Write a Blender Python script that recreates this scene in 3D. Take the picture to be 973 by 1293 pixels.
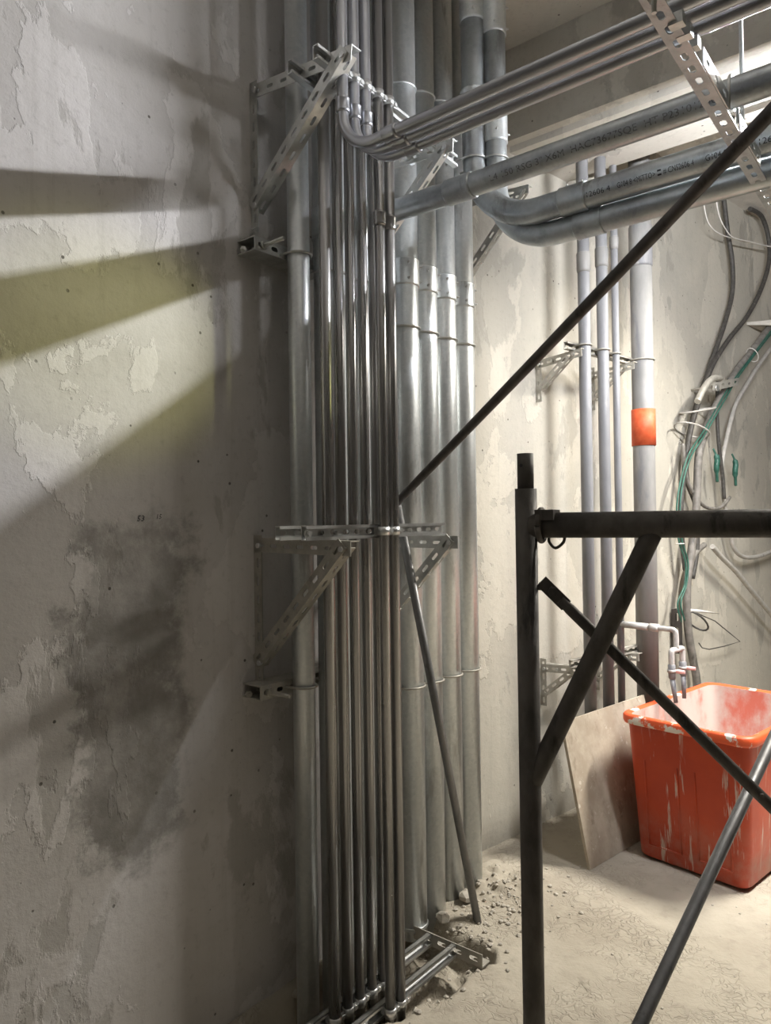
import bpy, math, random
from mathutils import Vector, Matrix, noise
random.seed(7)
for o in list(bpy.data.objects): bpy.data.objects.remove(o)
scn = bpy.context.scene
COL = scn.collection

# ------------------------------------------------------------------ camera
F_PX, W_PX, H_PX = 930.0, 973.0, 1293.0
ROLL, PITCH = math.radians(0.8), math.atan(8.5 / F_PX)
cam_data = bpy.data.cameras.new('camera')
cam_data.sensor_fit = 'HORIZONTAL'; cam_data.sensor_width = 36.0
cam_data.lens = 36.0 * F_PX / W_PX
cam_data.clip_start = 0.05
cam = bpy.data.objects.new('camera', cam_data); COL.objects.link(cam)
c_, s_, cp, sp = math.cos(ROLL), math.sin(ROLL), math.cos(PITCH), math.sin(PITCH)
cam.matrix_world = Matrix(((c_, s_, 0, 0), (s_ * sp, -c_ * sp, -cp, 0), (-s_ * cp, c_ * cp, -sp, 1.5), (0, 0, 0, 1)))
scn.camera = cam

# ------------------------------------------------------------------ world and exposure
world = bpy.data.worlds.new('world'); scn.world = world
world.use_nodes = True
world.node_tree.nodes['Background'].inputs[0].default_value = (1.0, 0.93, 0.84, 1)
world.node_tree.nodes['Background'].inputs[1].default_value = 0.06
scn.view_settings.view_transform = 'Standard'
scn.view_settings.look = 'None'
scn.view_settings.gamma = 1.0
scn.view_settings.use_curve_mapping = False
scn.view_settings.exposure = 0.0
LAMP_STRENGTH = 1500.0         # the hung LED tube that shows between the overhead pipes

# floodlight over the far side of the room, out of view to the right, turned down at the tub and floor
fl = bpy.data.lights.new('flood_lamp', 'AREA'); fl.shape = 'RECTANGLE'; fl.size = 0.9; fl.size_y = 0.14
fl.energy = 82.0; fl.color = (1.0, 0.95, 0.86); fl.spread = math.radians(112)
flo = bpy.data.objects.new('flood_lamp', fl); COL.objects.link(flo)
flo.location = (2.66, 3.10, 3.30)
flo.rotation_euler = Vector((-1.1, 0.0, -3.0)).to_track_quat('-Z', 'Y').to_euler()
# unseen yellow spot added at the right, tinting a shadow band on the near wall
wl = bpy.data.lights.new('yellow_tint_spot', 'SPOT'); wl.energy = 130.0; wl.color = (0.97, 0.95, 0.30)
wl.spot_size = math.radians(14); wl.spot_blend = 0.9; wl.shadow_soft_size = 0.05
wlo = bpy.data.objects.new('yellow_tint_spot', wl); COL.objects.link(wlo); wlo.location = (2.44, 1.97, 2.30)
wlo.rotation_euler = (Vector((-0.72, 1.94, 1.98)) - wlo.location).to_track_quat('-Z', 'Y').to_euler()
# a weak unseen fill light, added behind the viewer
rl = bpy.data.lights.new('added_fill', 'AREA'); rl.shape = 'RECTANGLE'; rl.size = 1.2; rl.size_y = 0.12; rl.energy = 0.5; rl.color = (1.0, 0.92, 0.80)
rlo = bpy.data.objects.new('added_fill', rl); COL.objects.link(rlo); rlo.location = (0.9, -1.4, 3.6)

# ------------------------------------------------------------------ frames of the two walls
CORNER = Vector((0.40, 3.31, 0.0))
def axes(deg):
    a = math.radians(deg)
    return Vector((math.sin(a), math.cos(a), 0)), Vector((math.cos(a), -math.sin(a), 0))
AL, NL = axes(39.4)           # along / out of the near wall
AR, NR = axes(48.0)           # along / out of the far wall
UP = Vector((0, 0, 1))
def L(s, d, z): return CORNER + AL * s + NL * d + UP * z
def R(s, d, z): return CORNER + AR * s + NR * d + UP * z

# ------------------------------------------------------------------ mesh helper
class MB:
    def __init__(self): self.v, self.f, self.sm = [], [], []
    def face(self, idx, smooth=False): self.f.append(tuple(idx)); self.sm.append(smooth)
    def box(self, p, u, v, w):
        """box from corner p along the three edge vectors"""
        b = len(self.v)
        for k in range(8):
            self.v.append(p + u * (k & 1) + v * ((k >> 1) & 1) + w * ((k >> 2) & 1))
        q = [(0, 2, 3, 1), (4, 5, 7, 6), (0, 1, 5, 4), (2, 6, 7, 3), (0, 4, 6, 2), (1, 3, 7, 5)]
        if u.cross(v).dot(w) < 0: q = [t[::-1] for t in q]
        for t in q: self.face([b + i for i in t])
        return self
    def tube(self, pts, r, seg=16, caps=True, closed=False):
        pts = [Vector(p) for p in pts]; n = len(pts)
        rs = r if isinstance(r, (list, tuple)) else [r] * n
        base = len(self.v); ref = None
        for i, p in enumerate(pts):
            if closed: t = (pts[(i + 1) % n] - pts[i - 1])
            elif i == 0: t = pts[1] - pts[0]
            elif i == n - 1: t = pts[-1] - pts[-2]
            else:
                a, b2 = (pts[i] - pts[i - 1]), (pts[i + 1] - pts[i])
                a = a.normalized() if a.length > 1e-9 else b2.normalized()
                b2 = b2.normalized() if b2.length > 1e-9 else a
                t = a + b2
            t.normalize()
            if ref is None:
                ref = Vector((1, 0, 0)) if abs(t.x) < 0.8 else Vector((0, 0, 1))
            ref = (ref - t * ref.dot(t)).normalized(); bi = t.cross(ref)
            for k in range(seg):
                a = 2 * math.pi * k / seg
                self.v.append(p + (ref * math.cos(a) + bi * math.sin(a)) * rs[i])
        rings = n if closed else n - 1
        for i in range(rings):
            j = (i + 1) % n
            for k in range(seg):
                k2 = (k + 1) % seg
                self.face((base + i * seg + k, base + i * seg + k2, base + j * seg + k2, base + j * seg + k), True)
        if caps and not closed:
            self.face([base + k for k in range(seg)][::-1]); self.face([base + (n - 1) * seg + k for k in range(seg)])
        return self
    def rod(self, a, b, r, seg=12): return self.tube([a, b], r, seg)
    def strip(self, p, u, v, length, width, thick, pitch=0.055, sl=0.030, sw=0.011, off=0.5, slots=True):
        """flat bar from corner p, length along u, width along v, with oval slots punched through"""
        n = u.cross(v).normalized()
        if not slots:
            return self.box(p, u * length, v * width, n * thick)
        cells = max(1, int(length / pitch)); P = length / cells
        for c in range(cells):
            x0, x1 = c * P, (c + 1) * P; xc = (x0 + x1) / 2; yc = width * off
            a, b, k = sl / 2, sw / 2, sw * 0.32
            ins = [(a, b - k), (a - k, b), (-a + k, b), (-a, b - k), (-a, -b + k), (-a + k, -b), (a - k, -b), (a, -b + k)]
            out = [(x1, width), (x0, width), (x0, 0), (x1, 0)]
            ids = []
            for h in (0.0, thick):
                b0 = len(self.v)
                for x, y in out: self.v.append(p + u * x + v * y + n * h)
                for x, y in ins: self.v.append(p + u * (xc + x) + v * (yc + y) + n * h)
                ids.append(b0)
            for li, b0 in enumerate(ids):
                fs = [(0, 4, 5), (0, 5, 6, 1), (1, 6, 7), (1, 7, 8, 2), (2, 8, 9), (2, 9, 10, 3), (3, 10, 11), (3, 11, 4, 0)]
                for f in fs:
                    f = [b0 + i for i in f]
                    self.face(f[::-1] if li == 1 else f)
            b0, b1 = ids
            for i in range(8):
                j = (i + 1) % 8
                self.face((b0 + 4 + i, b1 + 4 + i, b1 + 4 + j, b0 + 4 + j))
            self.face((b0, b0 + 1, b1 + 1, b1)); self.face((b0 + 2, b0 + 3, b1 + 3, b1 + 2))
            if c == 0: self.face((b0 + 1, b0 + 2, b1 + 2, b1 + 1))
            if c == cells - 1: self.face((b0 + 3, b0, b1, b1 + 3))
        return self
    def angle(self, p0, p1, va, vb, w=0.04, t=0.003, wb=None, **kw):
        """slotted angle iron from p0 to p1, legs along va and vb"""
        u = p1 - p0; ln = u.length; u = u.normalized()
        va = (va - u * va.dot(u)).normalized(); vb = (vb - u * vb.dot(u)).normalized()
        self.strip(p0, u, va, ln, w, t, **kw); self.strip(p0, u, vb, ln, wb or w, t, **kw)
        return self
    def channel(self, p0, p1, face_dir, up, w=0.041, dep=0.021, t=0.0025, **kw):
        """C strut centred on p0-p1: slotted web at the back, open towards face_dir, with lips"""
        u = p1 - p0; ln = u.length; u = u.normalized()
        self.strip(p0 - face_dir * dep / 2 - up * w / 2, u, up, ln, w, t, **kw)
        for sg in (-1, 1):
            c = p0 + up * (w / 2 * sg) - face_dir * dep / 2
            self.box(c, u * ln, up * (-t * sg), face_dir * dep)
            self.box(c + face_dir * (dep - t), u * ln, up * (-0.009 * sg), face_dir * t)
        return self
    def hexbolt(self, p, ax, r=0.009, h=0.008, stud=0.0):
        self.tube([p, p + ax * h], r, 6)
        if stud: self.tube([p + ax * h, p + ax * (h + stud)], r * 0.5, 8)
        return self
    def build(self, name, mat, parent=None, origin=None):
        if parent is not None: origin = Vector(parent['_o']) if '_o' in parent else Vector((0, 0, 0))
        elif origin is None: origin = self.v[0].copy()
        m = bpy.data.meshes.new(name)
        m.from_pydata([tuple(p - origin) for p in self.v], [], self.f)
        m.polygons.foreach_set('use_smooth', self.sm)
        m.materials.append(MATS[mat]); m.update()
        o = bpy.data.objects.new(name, m); COL.objects.link(o)
        o['_o'] = tuple(origin)
        if parent is None: o.location = origin
        else: o.parent = parent
        return o

def empty(name, loc):
    o = bpy.data.objects.new(name, None); COL.objects.link(o)
    o.location = loc; o['_o'] = tuple(loc); o.empty_display_size = 0.05
    return o
def tag(o, label, cat, group=None):
    o['label'] = label; o['category'] = cat
    if group: o['group'] = group
    return o
def struct(o, label, cat):
    o['kind'] = 'structure'; o['label'] = label; o['category'] = cat
    return o

def arc(c, e1, e2, r, a0, a1, n):
    return [c + (e1 * math.cos(a0 + (a1 - a0) * i / n) + e2 * math.sin(a0 + (a1 - a0) * i / n)) * r for i in range(n + 1)]
def smooth_path(pts, n=6):
    pts = [Vector(p) for p in pts]; out = []
    for i in range(len(pts) - 1):
        p0 = pts[max(i - 1, 0)]; p1 = pts[i]; p2 = pts[i + 1]; p3 = pts[min(i + 2, len(pts) - 1)]
        for k in range(n):
            t = k / n
            out.append(0.5 * ((2 * p1) + (p2 - p0) * t + (2 * p0 - 5 * p1 + 4 * p2 - p3) * t * t + (3 * p1 - p0 - 3 * p2 + p3) * t ** 3))
    out.append(pts[-1]); return out

# ------------------------------------------------------------------ materials
MATS = {}
class NT:
    def __init__(self, name):
        m = bpy.data.materials.new(name); m.use_nodes = True; MATS[name] = m
        self.t = m.node_tree; self.b = self.t.nodes['Principled BSDF']
        self.co = self.n('ShaderNodeTexCoord').outputs['Object']
    def n(self, kind, **kw):
        nd = self.t.nodes.new(kind)
        for k, v in kw.items(): setattr(nd, k, v)
        return nd
    def l(self, a, b): self.t.links.new(a, b)
    def put(self, sock, val):
        if isinstance(val, bpy.types.NodeSocket): self.l(val, sock)
        else: sock.default_value = val
    def mapping(self, scale=(1, 1, 1), loc=(0, 0, 0), src=None):
        m = self.n('ShaderNodeMapping'); self.l(src or self.co, m.inputs[0])
        m.inputs['Scale'].default_value = scale; m.inputs['Location'].default_value = loc
        return m.outputs[0]
    def rnd(self):
        """object coordinates shifted by a per-object random amount"""
        oi = self.n('ShaderNodeObjectInfo')
        mu = self.n('ShaderNodeMath', operation='MULTIPLY'); self.l(oi.outputs['Random'], mu.inputs[0]); mu.inputs[1].default_value = 37.0
        ad = self.n('ShaderNodeVectorMath', operation='ADD'); self.l(self.co, ad.inputs[0]); self.l(mu.outputs[0], ad.inputs[1])
        return ad.outputs[0]
    def noise(self, scale, detail=4, rough=0.55, src=None, dist=0.0):
        x = self.n('ShaderNodeTexNoise'); self.l(src or self.co, x.inputs['Vector'])
        x.inputs['Scale'].default_value = scale; x.inputs['Detail'].default_value = detail
        x.inputs['Roughness'].default_value = rough; x.inputs['Distortion'].default_value = dist
        return x.outputs['Fac']
    def voro(self, scale, feature='F1', src=None, out='Distance'):
        x = self.n('ShaderNodeTexVoronoi', feature=feature); self.l(src or self.co, x.inputs['Vector'])
        x.inputs['Scale'].default_value = scale
        return x.outputs[out]
    def ramp(self, fac, lo, hi, a=0.0, b=1.0):
        m = self.n('ShaderNodeMapRange'); m.clamp = True; m.interpolation_type = 'SMOOTHSTEP'
        self.put(m.inputs[0], fac)
        for i, v in zip((1, 2, 3, 4), (lo, hi, a, b)): m.inputs[i].default_value = v
        return m.outputs[0]
    def math(self, op, a, b=0.0):
        m = self.n('ShaderNodeMath', operation=op); self.put(m.inputs[0], a); self.put(m.inputs[1], b); return m.outputs[0]
    def mix(self, fac, a, b):
        m = self.n('ShaderNodeMix', data_type='RGBA')
        self.put(m.inputs[0], fac)
        for s, v in ((m.inputs[6], a), (m.inputs[7], b)):
            self.put(s, (*v, 1) if isinstance(v, tuple) and len(v) == 3 else v)
        return m.outputs[2]
    def bump(self, h, strength=0.3, dist=0.01, prev=None):
        b = self.n('ShaderNodeBump'); self.put(b.inputs['Height'], h)
        b.inputs['Strength'].default_value = strength; b.inputs['Distance'].default_value = dist
        if prev is not None: self.l(prev, b.inputs['Normal'])
        return b.outputs[0]
    def fin(self, col, rough=0.5, metal=0.0, normal=None, spec=0.5):
        self.put(self.b.inputs['Base Color'], (*col, 1) if isinstance(col, tuple) else col)
        self.put(self.b.inputs['Roughness'], rough); self.put(self.b.inputs['Metallic'], metal)
        self.b.inputs['Specular IOR Level'].default_value = spec
        if normal is not None: self.l(normal, self.b.inputs['Normal'])

def metal_mat(name, c1, c2, stain, scale, rough=(0.3, 0.5), metal=0.9, streak=(1, 1, 0.12), spangle=0.0, stain_lo=0.58, bump=0.06):
    t = NT(name); v = t.rnd()
    big = t.noise(scale, 5, 0.6, src=t.mapping(streak, src=v))
    col = t.mix(t.ramp(big, 0.35, 0.65), c1, c2)
    if spangle:
        sp_ = t.voro(90, src=v, out='Color')
        bw = t.n('ShaderNodeRGBToBW'); t.l(sp_, bw.inputs[0])
        col = t.mix(t.math('MULTIPLY', bw.outputs[0], spangle), col, tuple(min(1, x * 1.35) for x in c2))
    st = t.noise(scale * 0.6, 6, 0.65, src=t.mapping((1.6, 1.6, 0.35 if streak[2] > 0.1 else 0.05), (3, 1, 7), src=v))
    col = t.mix(t.ramp(st, stain_lo, stain_lo + 0.12), col, stain)
    ro = t.ramp(t.noise(scale * 2.2, 4, 0.6, src=t.mapping(streak, src=v)), 0.3, 0.7, rough[0], rough[1])
    t.fin(col, ro, metal, t.bump(t.noise(scale * 7, 3, 0.6, src=v), bump, 0.003) if bump else None)
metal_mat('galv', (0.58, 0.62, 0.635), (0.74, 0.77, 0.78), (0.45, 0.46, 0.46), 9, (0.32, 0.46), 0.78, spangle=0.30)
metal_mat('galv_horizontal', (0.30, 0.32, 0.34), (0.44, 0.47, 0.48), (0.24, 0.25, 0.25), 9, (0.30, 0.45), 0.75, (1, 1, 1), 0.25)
metal_mat('conduit_steel', (0.36, 0.355, 0.35), (0.44, 0.435, 0.43), (0.32, 0.30, 0.275), 6, (0.24, 0.32), 0.92, (1, 1, 0.04), stain_lo=0.60, bump=0.0)
metal_mat('conduit_run', (0.40, 0.41, 0.44), (0.46, 0.47, 0.50), (0.36, 0.355, 0.35), 5, (0.28, 0.34), 0.9, (1, 1, 1), stain_lo=0.66, bump=0.0)
metal_mat('zinc', (0.55, 0.56, 0.54), (0.68, 0.69, 0.67), (0.40, 0.40, 0.38), 20, (0.32, 0.48), 0.85, (1, 1, 1), stain_lo=0.66, bump=0.0)
metal_mat('bright_zinc', (0.66, 0.67, 0.67), (0.74, 0.75, 0.75), (0.5, 0.5, 0.5), 20, (0.30, 0.38), 0.9, (1, 1, 1), stain_lo=0.7, bump=0.0)
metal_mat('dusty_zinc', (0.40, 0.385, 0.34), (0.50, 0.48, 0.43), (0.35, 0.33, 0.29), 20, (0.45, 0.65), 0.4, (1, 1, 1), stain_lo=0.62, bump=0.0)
metal_mat('scaffold_steel', (0.085, 0.077, 0.068), (0.14, 0.127, 0.112), (0.04, 0.036, 0.032), 16, (0.5, 0.75), 0.3, (1, 1, 0.5), stain_lo=0.55, bump=0.25)
metal_mat('rod_steel', (0.075, 0.070, 0.068), (0.11, 0.10, 0.095), (0.05, 0.045, 0.042), 18, (0.35, 0.55), 0.6, (1, 1, 0.4))
metal_mat('brace_steel', (0.17, 0.17, 0.17), (0.24, 0.24, 0.24), (0.10, 0.095, 0.09), 18, (0.38, 0.55), 0.6, (1, 1, 0.4), stain_lo=0.6)
metal_mat('pvc_grey', (0.195, 0.197, 0.208), (0.24, 0.242, 0.25), (0.33, 0.32, 0.305), 16, (0.38, 0.55), 0.0, (1, 1, 0.3), stain_lo=0.60)
metal_mat('pvc_dusty', (0.22, 0.217, 0.21), (0.28, 0.272, 0.26), (0.19, 0.19, 0.20), 14, (0.5, 0.7), 0.0, (1, 1, 0.3), stain_lo=0.55)
metal_mat('pvc_tap', (0.46, 0.44, 0.42), (0.56, 0.54, 0.51), (0.33, 0.32, 0.32), 30, (0.45, 0.65), 0.0, (1, 1, 1), stain_lo=0.6)
metal_mat('pink_plastic', (0.75, 0.38, 0.36), (0.80, 0.50, 0.47), (0.7, 0.6, 0.55), 40, (0.45, 0.6), 0.0, (1, 1, 1))
metal_mat('orange_tape', (0.60, 0.085, 0.025), (0.66, 0.12, 0.04), (0.58, 0.2, 0.1), 40, (0.5, 0.65), 0.0, (1, 1, 1), stain_lo=0.62)
metal_mat('cable_dark', (0.045, 0.042, 0.038), (0.075, 0.07, 0.063), (0.40, 0.38, 0.34), 45, (0.5, 0.7), 0.0, (1, 1, 1), stain_lo=0.64)
metal_mat('cable_grey', (0.15, 0.14, 0.125), (0.23, 0.215, 0.195), (0.08, 0.075, 0.065), 22, (0.5, 0.7), 0.0, (1, 1, 1), stain_lo=0.56)
metal_mat('cable_white', (0.38, 0.365, 0.335), (0.47, 0.45, 0.415), (0.26, 0.245, 0.225), 26, (0.45, 0.6), 0.0, (1, 1, 1), stain_lo=0.6)
metal_mat('cable_green', (0.015, 0.085, 0.06), (0.04, 0.14, 0.105), (0.45, 0.50, 0.44), 26, (0.4, 0.55), 0.0, (1, 1, 1), stain_lo=0.66)
metal_mat('white_plastic', (0.74, 0.72, 0.68), (0.80, 0.78, 0.74), (0.62, 0.6, 0.56), 26, (0.4, 0.5), 0.0, (1, 1, 1), stain_lo=0.7)
metal_mat('ink', (0.02, 0.02, 0.022), (0.03, 0.03, 0.032), (0.05, 0.05, 0.05), 60, (0.5, 0.6), 0.0, (1, 1, 1))
metal_mat('faded_ink', (0.13, 0.135, 0.14), (0.18, 0.185, 0.19), (0.20, 0.21, 0.21), 60, (0.5, 0.6), 0.3, (1, 1, 1), stain_lo=0.5)
metal_mat('stone', (0.42, 0.39, 0.34), (0.55, 0.51, 0.44), (0.30, 0.27, 0.23), 25, (0.85, 0.95), 0.0, (1, 1, 1), bump=0.5)

def plaster(name, light, mid, dark, stain_box=None, patch_lo=0.47, white_patch=False):
    t = NT(name)
    co = t.co
    base = t.noise(1.1, 7, 0.6, dist=0.5)
    col = t.mix(t.ramp(base, 0.36, 0.62), mid, light)
    # trowelled patches with hard ragged edges
    p1 = t.noise(1.7, 9, 0.62, src=t.mapping((1.3, 1, 0.8), (4.1, 0, 2.3)), dist=0.3)
    m1 = t.ramp(p1, patch_lo + 0.06, patch_lo + 0.075)
    col = t.mix(t.math('MULTIPLY', m1, 0.55), col, tuple(x * 1.22 for x in light))
    p2 = t.noise(2.4, 8, 0.6, src=t.mapping((1, 1, 0.55), (1.7, 0, 9.1)), dist=0.2)
    m2 = t.ramp(p2, 0.58, 0.61)
    col = t.mix(t.math('MULTIPLY', m2, 0.50), col, dark)
    # vertical trowel / drip streaks
    st = t.noise(6, 5, 0.7, src=t.mapping((3.2, 1, 0.16)))
    col = t.mix(t.math('MULTIPLY', t.ramp(st, 0.5, 0.75), 0.22), col, dark)
    # fine mottling
    fm = t.noise(38, 4, 0.7)
    col = t.mix(t.math('MULTIPLY', t.ramp(fm, 0.52, 0.75), 0.22), col, tuple(x * 0.6 for x in dark))
    if stain_box:
        s0, s1, z0, z1 = stain_box
        sx = t.n('ShaderNodeSeparateXYZ'); t.l(co, sx.inputs[0])
        wob = t.math('MULTIPLY', t.math('SUBTRACT', t.noise(5, 8, 0.7), 0.5), 0.55)
        x = t.math('ADD', sx.outputs[0], wob); z = t.math('ADD', sx.outputs[2], wob)
        mx = t.math('MULTIPLY', t.ramp(x, s0 - 0.03, s0 + 0.03), t.ramp(x, s1 - 0.05, s1 + 0.05, 1, 0))
        mz = t.math('MULTIPLY', t.ramp(z, z0 - 0.05, z0 + 0.05), t.ramp(z, z1 - 0.06, z1 + 0.06, 1, 0))
        mm = t.math('MULTIPLY', t.math('MULTIPLY', mx, mz), t.ramp(t.noise(4, 7, 0.65), 0.3, 0.62, 0.25, 0.75))
        col = t.mix(mm, col, tuple(x_ * 0.45 for x_ in dark))
    # pits
    vr = t.voro(16, src=t.mapping((1, 1, 1), (0.3, 0, 0.8)))
    gate = t.ramp(t.noise(3.5, 3, 0.6, src=t.mapping((1, 1, 1), (8, 0, 3))), 0.44, 0.56)
    pit = t.math('MULTIPLY', t.ramp(vr, 0.05, 0.09, 1, 0), gate)
    col = t.mix(t.math('MULTIPLY', pit, 0.8), col, (0.06, 0.052, 0.045))
    n1 = t.bump(t.math('ADD', t.math('MULTIPLY', m1, 0.7), t.math('MULTIPLY', m2, -0.5)), 0.5, 0.006)
    n2 = t.bump(t.noise(9, 8, 0.65), 0.45, 0.012, n1)
    n3 = t.bump(t.math('SUBTRACT', t.math('MULTIPLY', fm, 0.35), pit), 0.5, 0.006, n2)
    t.fin(col, 0.88, 0.0, n3, 0.25)
plaster('plaster_near', (0.565, 0.545, 0.53), (0.48, 0.46, 0.435), (0.31, 0.295, 0.265), (-1.86, -1.55, 0.62, 1.50), 0.46)
plaster('plaster_far', (0.50, 0.468, 0.40), (0.42, 0.398, 0.345), (0.29, 0.277, 0.243), None, 0.47)
plaster('concrete', (0.60, 0.57, 0.51), (0.53, 0.50, 0.45), (0.37, 0.35, 0.31), None, 0.5)

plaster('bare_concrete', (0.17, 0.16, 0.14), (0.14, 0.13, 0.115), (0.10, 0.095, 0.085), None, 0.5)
def floor_mat():
    t = NT('dusty_floor')
    a = t.noise(2.2, 8, 0.62)
    col = t.mix(t.ramp(a, 0.35, 0.65), (0.39, 0.35, 0.285), (0.475, 0.435, 0.36))
    b = t.noise(14, 6, 0.65)
    col = t.mix(t.math('MULTIPLY', t.ramp(b, 0.52, 0.7), 0.35), col, (0.28, 0.25, 0.205))
    # curled scrape marks in the dust
    warp = t.n('ShaderNodeTexNoise'); t.l(t.co, warp.inputs['Vector']); warp.inputs['Scale'].default_value = 9; warp.inputs['Detail'].default_value = 3
    mixv = t.n('ShaderNodeVectorMath', operation='MULTIPLY_ADD'); t.l(warp.outputs['Color'], mixv.inputs[0]); mixv.inputs[1].default_value = (0.22, 0.22, 0); t.l(t.co, mixv.inputs[2])
    ed = t.voro(34, 'DISTANCE_TO_EDGE', src=mixv.outputs[0])
    gate = t.ramp(t.noise(3.0, 4, 0.6, src=t.mapping((1, 1, 1), (3, 5, 0))), 0.45, 0.58)
    crack = t.math('MULTIPLY', t.ramp(ed, 0.02, 0.10, 1, 0), gate)
    col = t.mix(t.math('MULTIPLY', crack, 0.22), col, (0.25, 0.22, 0.175))
    n = t.bump(t.math('MULTIPLY', crack, -1.0), 0.6, 0.006)
    n = t.bump(b, 0.5, 0.012, n)
    n = t.bump(t.noise(60, 4, 0.7), 0.5, 0.004, n)
    t.fin(col, 0.95, 0.0, n, 0.15)
floor_mat()

def bin_mat():
    t = NT('red_plastic')
    big = t.noise(3.0, 5, 0.6)
    col = t.mix(t.ramp(big, 0.35, 0.65), (0.44, 0.042, 0.009), (0.52, 0.060, 0.014))
    sx = t.n('ShaderNodeSeparateXYZ'); t.l(t.co, sx.inputs[0])
    # cement dust towards the foot, settled lime on the inside
    du = t.math('MULTIPLY', t.ramp(sx.outputs[2], 0.0, 0.34, 1, 0), t.ramp(t.noise(7, 6, 0.65), 0.35, 0.7))
    col = t.mix(t.math('MULTIPLY', du, 0.55), col, (0.36, 0.27, 0.21))
    # dried white drips running down the outside
    dr = t.noise(9, 5, 0.6, src=t.mapping((3.4, 3.4, 0.20)))
    gate = t.ramp(t.noise(2.6, 3, 0.5, src=t.mapping((1, 1, 0.5), (2, 4, 1))), 0.46, 0.58)
    dm = t.math('MULTIPLY', t.ramp(dr, 0.565, 0.625), gate)
    col = t.mix(t.math('MULTIPLY', dm, 0.75), col, (0.62, 0.56, 0.48))
    t.fin(col, 0.42, 0.0, t.bump(t.noise(30, 3, 0.6), 0.12, 0.004), 0.45)
    t = NT('red_plastic_limed')
    a = t.noise(5, 7, 0.65, src=t.mapping((1, 1, 0.6)))
    col = t.mix(t.ramp(a, 0.32, 0.56), (0.60, 0.17, 0.12), (0.60, 0.51, 0.46))
    t.fin(col, 0.7, 0.0, t.bump(t.noise(30, 3, 0.6), 0.2, 0.004), 0.3)
    t = NT('red_rim')
    a = t.noise(6, 6, 0.6, src=t.mapping((1, 1, 1), (5, 2, 0)))
    col = t.mix(t.ramp(a, 0.55, 0.58), (0.80, 0.115, 0.035), (0.80, 0.74, 0.66))
    t.fin(col, 0.45, 0.0, None, 0.45)
    t = NT('old_plywood')
    a = t.noise(5, 8, 0.65)
    col = t.mix(t.ramp(a, 0.35, 0.65), (0.36, 0.305, 0.235), (0.50, 0.44, 0.355))
    b = t.noise(16, 6, 0.7, src=t.mapping((1, 1, 0.5)))
    col = t.mix(t.math('MULTIPLY', t.ramp(b, 0.55, 0.68), 0.5), col, (0.20, 0.16, 0.115))
    c = t.noise(22, 5, 0.7, src=t.mapping((1, 1, 1), (3, 3, 3)))
    col = t.mix(t.math('MULTIPLY', t.ramp(c, 0.60, 0.68), 0.6), col, (0.66, 0.62, 0.54))
    t.fin(col, 0.85, 0.0, t.bump(b, 0.35, 0.005), 0.2)
    t = NT('lamp_glow')
    t.b.inputs['Emission Color'].default_value = (0.95, 0.96, 1.0, 1)
    t.b.inputs['Emission Strength'].default_value = LAMP_STRENGTH
    t.fin((0.8, 0.8, 0.8), 0.5)
bin_mat()

# ------------------------------------------------------------------ the setting
H = 3.70
def wall(name, a0, A, N, s0, s1, mat, label, z0=-0.4):
    m = MB(); w, d = Vector((1, 0, 0)), Vector((0, 1, 0))
    m.box(Vector((s0, 0, z0)), w * (s1 - s0), d * 0.2, UP * (H - z0))
    o = m.build(name, mat, None, Vector((0, 0, 0)))
    o.location = a0; o.rotation_euler = (0, 0, math.atan2(A.y, A.x))
    return struct(o, label, 'wall')
wall_near = wall('wall_left', CORNER, AL, NL, -6.0, 0.05, 'plaster_near', 'stained grey plaster wall behind the bundle of steel pipes')
wall_far = wall('wall_back', CORNER, AR, NR, -0.05, 6.5, 'plaster_far', 'pale plaster wall behind the grey plastic pipes and red tub')
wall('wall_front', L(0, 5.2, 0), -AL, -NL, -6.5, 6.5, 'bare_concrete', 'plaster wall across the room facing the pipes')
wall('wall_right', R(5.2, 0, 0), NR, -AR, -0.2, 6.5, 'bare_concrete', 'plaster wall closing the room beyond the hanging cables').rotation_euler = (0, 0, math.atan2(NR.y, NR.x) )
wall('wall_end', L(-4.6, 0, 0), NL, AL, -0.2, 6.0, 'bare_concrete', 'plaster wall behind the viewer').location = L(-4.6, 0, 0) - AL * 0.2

mb = MB(); mb.box(Vector((-7, -7, H)), Vector((16, 0, 0)), Vector((0, 16, 0)), UP * 0.25)
ceil = struct(mb.build('ceiling', 'concrete', None, Vector((0, 0, 0))), 'rough grey concrete ceiling slab above the beam', 'ceiling')
mb = MB()
mb.box(L(0.24, -0.15, 3.27), AL * 0.56, NL * 5.3, UP * 0.45)
mb.box(L(0.29, -0.15, 3.24), AL * 0.46, NL * 5.3, UP * 0.032)
beam = struct(mb.build('beam', 'concrete'), 'deep concrete ceiling beam running out above the bent pipes', 'beam')

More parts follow.
